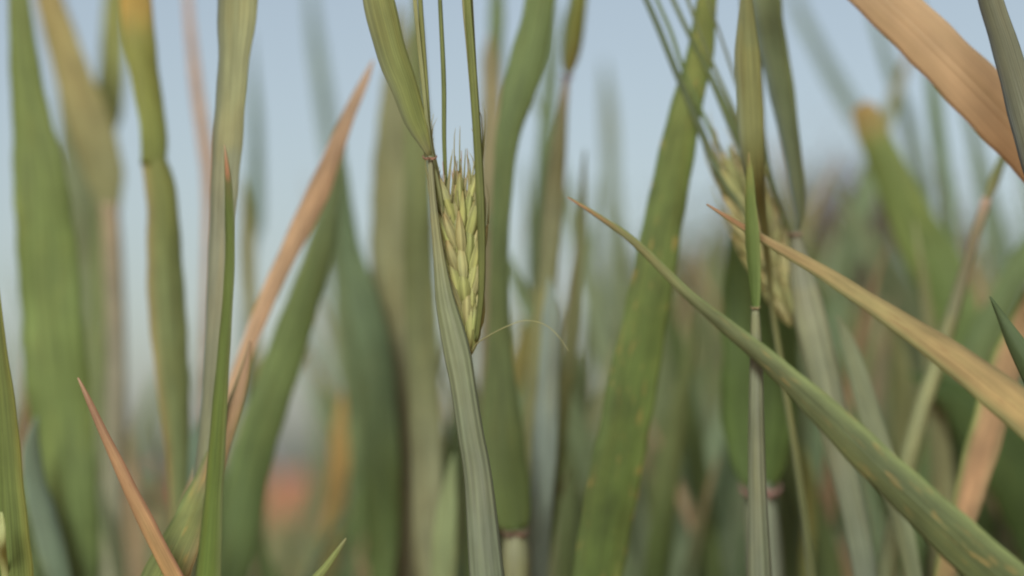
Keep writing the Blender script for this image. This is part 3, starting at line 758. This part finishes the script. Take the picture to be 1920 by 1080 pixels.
for (pts, ks, d, lab) in (
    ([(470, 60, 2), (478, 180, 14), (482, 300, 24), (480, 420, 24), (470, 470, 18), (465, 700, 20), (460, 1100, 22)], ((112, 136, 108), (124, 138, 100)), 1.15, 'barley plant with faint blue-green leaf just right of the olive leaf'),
    ([(455, 330, 3), (462, 400, 22), (464, 480, 28), (468, 560, 24), (480, 700, 20), (490, 1100, 22)], ((160, 150, 84), (130, 138, 90)), .95, 'barley plant with small yellowish leaf tip left of the orange-brown leaf'),
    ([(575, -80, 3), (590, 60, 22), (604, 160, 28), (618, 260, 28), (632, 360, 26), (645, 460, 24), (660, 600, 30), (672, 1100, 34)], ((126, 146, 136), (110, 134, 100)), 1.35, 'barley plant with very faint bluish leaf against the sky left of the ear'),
    ([(648, 300, 3), (652, 400, 26), (660, 480, 42), (680, 560, 58), (700, 650, 66), (712, 800, 70), (716, 950, 66), (716, 1130, 40)], ((112, 134, 96), (106, 128, 66)), .86, 'barley plant with dark green blurred leaf between the orange-brown leaf and the ear'),
    ([(750, 0, 3), (752, 80, 34), (746, 180, 64), (742, 320, 88), (738, 450, 92), (744, 600, 84), (748, 800, 70), (750, 1120, 50)], ((150, 146, 96), (148, 138, 96)), .88, 'barley plant with wide brownish olive leaf immediately left of the ear'),
    ([(776, -40, 3), (782, 100, 26), (784, 260, 46), (784, 420, 54), (788, 560, 58), (794, 720, 58), (800, 900, 58), (806, 1140, 50)], ((130, 140, 86), (146, 148, 112)), .80, 'barley plant with grey olive stem-like leaf behind the left edge of the ear'),
    ([(690, 660, 3), (668, 710, 34), (650, 780, 44), (636, 860, 42), (625, 960, 36), (610, 1120, 26)], ((206, 160, 80), (150, 140, 76)), 1.0, 'barley plant with blurred golden leaf low, left of centre'),
    ([(918, 60, 3), (918, 110, 28), (920, 180, 36), (916, 300, 44), (912, 450, 42), (912, 600, 28), (912, 1100, 30)], ((160, 146, 102), (160, 146, 104)), .88, 'barley plant with tan-backed leaf right of the ear and its right awns'),
    ([(1046, 0, 3), (1036, 90, 22), (1028, 200, 28), (1020, 300, 30), (1012, 420, 26), (1006, 560, 24), (1000, 1100, 26)], ((116, 136, 94), (110, 132, 96)), .95, 'barley plant with narrow dull green leaf behind the pink-jointed one'),
    ([(1262, 470, 3), (1256, 530, 26), (1250, 620, 44), (1245, 750, 48), (1242, 1130, 35)], ((120, 132, 84), (110, 124, 76)), 0.98, 'barley plant with soft green leaf right of the lower tall bright leaf'),
    ([(1335, 430, 3), (1342, 490, 33), (1349, 580, 56), (1355, 710, 60), (1359, 1130, 44)], ((128, 134, 92), (112, 124, 78)), 1.1, 'barley plant with blurred pale green leaf left of the broad dark leaf'),
    ([(1520, 520, 3), (1510, 580, 28), (1500, 670, 48), (1492, 800, 52), (1486, 1130, 38)], ((120, 134, 96), (108, 122, 84)), 0.9, 'barley plant with soft grey-green leaf behind the sheath of the second ear'),
    ([(1600, 560, 3), (1605, 620, 36), (1610, 710, 60), (1614, 840, 64), (1617, 1130, 48)], ((126, 130, 84), (104, 120, 74)), 1.0, 'barley plant with blurred olive leaf under the middle of the orange leaf'),
    ([(1668, 600, 3), (1681, 660, 30), (1694, 750, 50), (1704, 880, 54), (1712, 1130, 40)], ((132, 132, 80), (110, 122, 74)), 0.92, 'barley plant with blurred yellow-olive leaf right of the sheath of the second ear'),
    ([(1490, 640, 3), (1486, 700, 24), (1482, 790, 40), (1479, 920, 44), (1476, 1130, 32)], ((108, 126, 76), (98, 116, 66)), 0.86, 'barley plant with blurred dark green leaf low beside the sheath of the second ear'),
    ([(1160, 600, 3), (1164, 660, 27), (1169, 750, 46), (1173, 880, 50), (1175, 1130, 36)], ((126, 136, 98), (116, 126, 84)), 1.05, 'barley plant with soft grey-green leaf just left of the tall bright leaf'),
    ([(1085, 660, 3), (1078, 720, 24), (1071, 810, 40), (1065, 940, 44), (1061, 1130, 32)], ((124, 138, 88), (108, 124, 72)), 0.9, 'barley plant with blurred green leaf low between blue-grey leaf and tall bright leaf'),
    ([(880, 700, 3), (883, 760, 32), (886, 850, 54), (888, 980, 58), (890, 1130, 43)], ((124, 134, 88), (110, 124, 76)), 0.95, 'barley plant with blurred green leaf directly behind the foot of the ear in focus'),
    ([(850, 850, 3), (842, 910, 26), (834, 1000, 44), (828, 1130, 48), (823, 1130, 35)], ((146, 160, 112), (144, 156, 108)), 0.76, 'barley plant with blurred green leaf low behind the sheath of the ear in focus'),
    ([(985, 300, 3), (990, 370, 12), (995, 480, 18), (1000, 660, 21), (1003, 1130, 18)], ((128, 140, 98), (118, 132, 84)), 1.02, 'barley plant with thin faint leaf in the gap right of the tall bending leaf'),
    ([(1120, 330, 3), (1114, 400, 15), (1108, 510, 22), (1102, 690, 25), (1099, 1130, 22)], ((128, 140, 98), (118, 132, 84)), 1.1, 'barley plant with thin faint leaf just right of where the long diagonal leaf begins'),
    ([(1160, 380, 3), (1164, 450, 14), (1168, 560, 20), (1172, 740, 23), (1174, 1130, 20)], ((128, 140, 98), (118, 132, 84)), 0.96, 'barley plant with thin pale leaf in the sky gap left of the tall bright leaf'),
    ([(1265, 470, 3), (1257, 540, 16), (1249, 650, 24), (1241, 830, 27), (1237, 1130, 24)], ((128, 140, 98), (118, 132, 84)), 0.98, 'barley plant with thin grey leaf hugging the right side of the tall bright leaf'),
    ([(1575, 380, 3), (1582, 450, 14), (1589, 560, 20), (1596, 740, 23), (1600, 1130, 20)], ((128, 140, 98), (118, 132, 84)), 1.05, 'barley plant with thin pale leaf standing before the brownish far tree'),
    ([(1650, 420, 3), (1659, 490, 16), (1668, 600, 24), (1677, 780, 27), (1682, 1130, 24)], ((128, 140, 98), (118, 132, 84)), 1.0, 'barley plant with thin green leaf right of the brownish far tree'),
    ([(1770, 430, 3), (1760, 500, 18), (1750, 610, 26), (1740, 790, 29), (1734, 1130, 26)], ((128, 140, 98), (118, 132, 84)), 0.94, 'barley plant with thin green leaf beyond the leaf with the rusty tip'),
    ([(930, -90, 3), (932, 0, 26), (930, 100, 30), (926, 300, 30), (930, 1100, 30)], ((116, 136, 84), (120, 134, 90)), .92, 'barley plant with green leaf top right of the right awns, above the tan-backed leaf'),
    ([(90, 60, 3), (120, 160, 30), (146, 280, 60), (156, 420, 66), (166, 600, 60), (176, 800, 66), (180, 1100, 60)], ((128, 138, 100), (112, 130, 80)), 1.0, 'barley plant with dull green leaf behind the right edge of the widest leaf'),
    ([(640, 320, 3), (630, 430, 24), (640, 520, 28), (660, 620, 50), (690, 760, 76), (700, 900, 80), (700, 1100, 70)], ((118, 134, 92), (108, 128, 72)), .98, 'barley plant with soft green leaf behind the golden one, low left of the ear'),
    ([(1097, 280, 3), (1094, 330, 10), (1090, 420, 14), (1082, 520, 18), (1072, 620, 24), (1058, 720, 30), (1042, 830, 38), (1024, 940, 44), (1004, 1100, 40)], ((140, 138, 84), (112, 130, 66)), .78, 'barley plant with thin upright leaf whose tip meets the long diagonal leaf'),
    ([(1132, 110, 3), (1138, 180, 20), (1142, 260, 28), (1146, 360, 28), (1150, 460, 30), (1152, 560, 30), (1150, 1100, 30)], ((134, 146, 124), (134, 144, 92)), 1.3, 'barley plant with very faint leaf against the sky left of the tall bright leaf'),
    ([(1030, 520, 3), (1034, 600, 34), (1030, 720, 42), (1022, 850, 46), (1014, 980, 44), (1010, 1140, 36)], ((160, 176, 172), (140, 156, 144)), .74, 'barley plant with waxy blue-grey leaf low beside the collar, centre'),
    ([(1005, 540, 3), (985, 620, 22), (968, 700, 34), (945, 760, 30), (925, 830, 26), (930, 1120, 26)], ((186, 166, 84), (180, 160, 80)), .92, 'barley plant with blurred yellow leaf low, right of the ear base'),
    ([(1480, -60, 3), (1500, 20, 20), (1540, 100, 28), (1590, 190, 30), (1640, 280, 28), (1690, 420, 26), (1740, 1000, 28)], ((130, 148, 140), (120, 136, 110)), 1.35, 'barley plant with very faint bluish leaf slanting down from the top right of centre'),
    ([(1612, -60, 3), (1640, 40, 14), (1668, 130, 20), (1700, 220, 24), (1724, 320, 24), (1745, 420, 22), (1780, 1000, 24)], ((122, 142, 122), (122, 138, 100)), 1.1, 'barley plant with faint thin leaf under the middle of the wide tan leaf'),
    ([(1712, -60, 3), (1738, 80, 14), (1752, 200, 26), (1768, 320, 28), (1782, 420, 22), (1800, 1000, 24)], ((116, 138, 96), (116, 134, 94)), 1.0, 'barley plant with upright faint green leaf behind the wide tan leaf'),
    ([(1780, 60, 3), (1808, 180, 16), (1832, 280, 24), (1860, 400, 34), (1890, 520, 46), (1910, 640, 40), (1920, 1000, 36)], ((124, 142, 118), (112, 132, 90)), 1.05, 'barley plant with faint broad leaf left of the right edge, below the tan leaf'),
    ([(1960, 400, 3), (1920, 470, 34), (1880, 560, 52), (1830, 660, 60), (1780, 780, 56), (1740, 900, 46), (1710, 1100, 30)], ((112, 132, 80), (96, 120, 70)), .86, 'barley plant with green leaf leaning left across the right side'),
    ([(1560, 330, 3), (1640, 470, 44), (1710, 600, 80), (1760, 720, 100), (1800, 850, 100), (1830, 980, 80), (1840, 1130, 30)], ((128, 138, 100), (92, 116, 76)), 1.02, 'barley plant with broad blurred leaf behind the left part of the orange leaf'),
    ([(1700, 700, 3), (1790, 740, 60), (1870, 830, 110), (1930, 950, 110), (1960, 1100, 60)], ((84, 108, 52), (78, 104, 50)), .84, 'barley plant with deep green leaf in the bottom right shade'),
    ([(1568, 590, 3), (1590, 640, 26), (1620, 740, 40), (1652, 850, 44), (1690, 980, 40), (1720, 1130, 28)], ((140, 148, 116), (134, 144, 110)), .70, 'barley plant with pale olive leaf tip above the long diagonal leaf'),
    ([(1505, 830, 3), (1515, 880, 16), (1518, 960, 22), (1512, 1040, 24), (1505, 1140, 20)], ((160, 160, 84), (130, 140, 80)), .82, 'barley plant with small yellow-green leaf low beneath the second ear'),
    ([(1300, 570, 3), (1296, 640, 18), (1284, 720, 26), (1266, 820, 40), (1250, 920, 44), (1236, 1030, 46), (1220, 1140, 34)], ((118, 130, 74), (100, 122, 60)), .84, 'barley plant with dark thin leaf right of the tall bright leaf'),
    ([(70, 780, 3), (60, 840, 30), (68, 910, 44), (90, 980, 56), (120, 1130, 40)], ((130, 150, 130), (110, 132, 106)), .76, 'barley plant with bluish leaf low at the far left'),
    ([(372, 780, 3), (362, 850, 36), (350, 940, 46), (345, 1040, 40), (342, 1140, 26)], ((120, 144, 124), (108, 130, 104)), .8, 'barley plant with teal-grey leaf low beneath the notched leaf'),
):
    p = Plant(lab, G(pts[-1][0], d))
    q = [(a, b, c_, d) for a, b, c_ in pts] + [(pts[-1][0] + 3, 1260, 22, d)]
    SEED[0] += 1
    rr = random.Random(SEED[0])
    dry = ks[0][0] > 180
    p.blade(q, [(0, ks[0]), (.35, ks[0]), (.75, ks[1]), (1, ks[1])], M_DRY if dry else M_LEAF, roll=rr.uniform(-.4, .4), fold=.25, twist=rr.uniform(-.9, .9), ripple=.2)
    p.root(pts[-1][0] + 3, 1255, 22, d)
d = .92
p = Plant('barley plant with blurred green leaf with rusty squared tip, right', G(1860, d))
p.blade([(1612, 196, 32, d), (1622, 214, 51, d), (1640, 262, 61, d), (1670, 330, 71, d), (1706, 410, 85, d), (1745, 490, 98, d), (1782, 580, 102, d), (1812, 680, 102, d), (1836, 800, 98, d), (1850, 1000, 73, d), (1858, 1150, 34, d)],
        [(0, (186, 146, 74)), (.04, (170, 146, 76)), (.09, (126, 142, 72)), (.5, (112, 134, 70)), (1, (96, 118, 66))], roll=.2, fold=.2)
p.root(1858, 1145, 28, d)
# W: leaf that bends, collar low at the centre
d = .72
p = Plant('barley plant with tall bending green leaf whose reddish collar shows low at the centre', G(970, d))
p.blade([(966, 995, 46, d), (960, 965, 74, d), (950, 900, 88, d), (944, 830, 84, d), (940, 740, 62, d), (938, 640, 44, d), (937, 540, 36, d), (938, 440, 34, d), (944, 340, 38, d), (952, 260, 46, d), (972, 180, 60, d), (990, 110, 66, d), (1010, 20, 58, d), (1030, -120, 50, d), (1056, -300, 3, d)],
        [(0, (104, 122, 60)), (.2, (112, 128, 76)), (.55, (116, 136, 82)), (1, (126, 144, 76))], roll=.1, fold=.22)
p.collar(966, 1002, 40, d - .003, (160, 112, 92))
p.rod([(966, 995, 42, d), (968, 1060, 54, d), (970, 1200, 40, d)], [(0, (146, 144, 98)), (1, (120, 132, 88))], name='leaf_sheath')
p.root(970, 1195, 40, d)
# Y: collar near the top centre
d = .77
p = Plant('barley plant with short leaf above a pink joint at the top, right of centre', G(990, d))
p.blade([(1064, 142, 8, d), (1068, 122, 26, d), (1074, 90, 38, d), (1080, 40, 38, d), (1086, 0, 32, d), (1094, -90, 26, d), (1100, -220, 3, d)], [(0, (176, 160, 70)), (.3, (150, 154, 66)), (1, (136, 148, 66))], roll=.3, edge=((100, 122, 84), None))
p.collar(1063, 146, 20, d - .002, (206, 140, 116))
p.rod([(1063, 144, 12, d), (1056, 200, 18, d), (1046, 290, 32, d), (1036, 400, 38, d), (1026, 520, 38, d), (1012, 640, 36, d), (1000, 780, 34, d), (990, 940, 34, d), (986, 1150, 34, d)],
      [(0, (180, 150, 110)), (.1, (158, 150, 92)), (.4, (152, 152, 96)), (1, (130, 142, 96))], name='leaf_sheath', flat=.7)
p.root(986, 1145, 32, d)
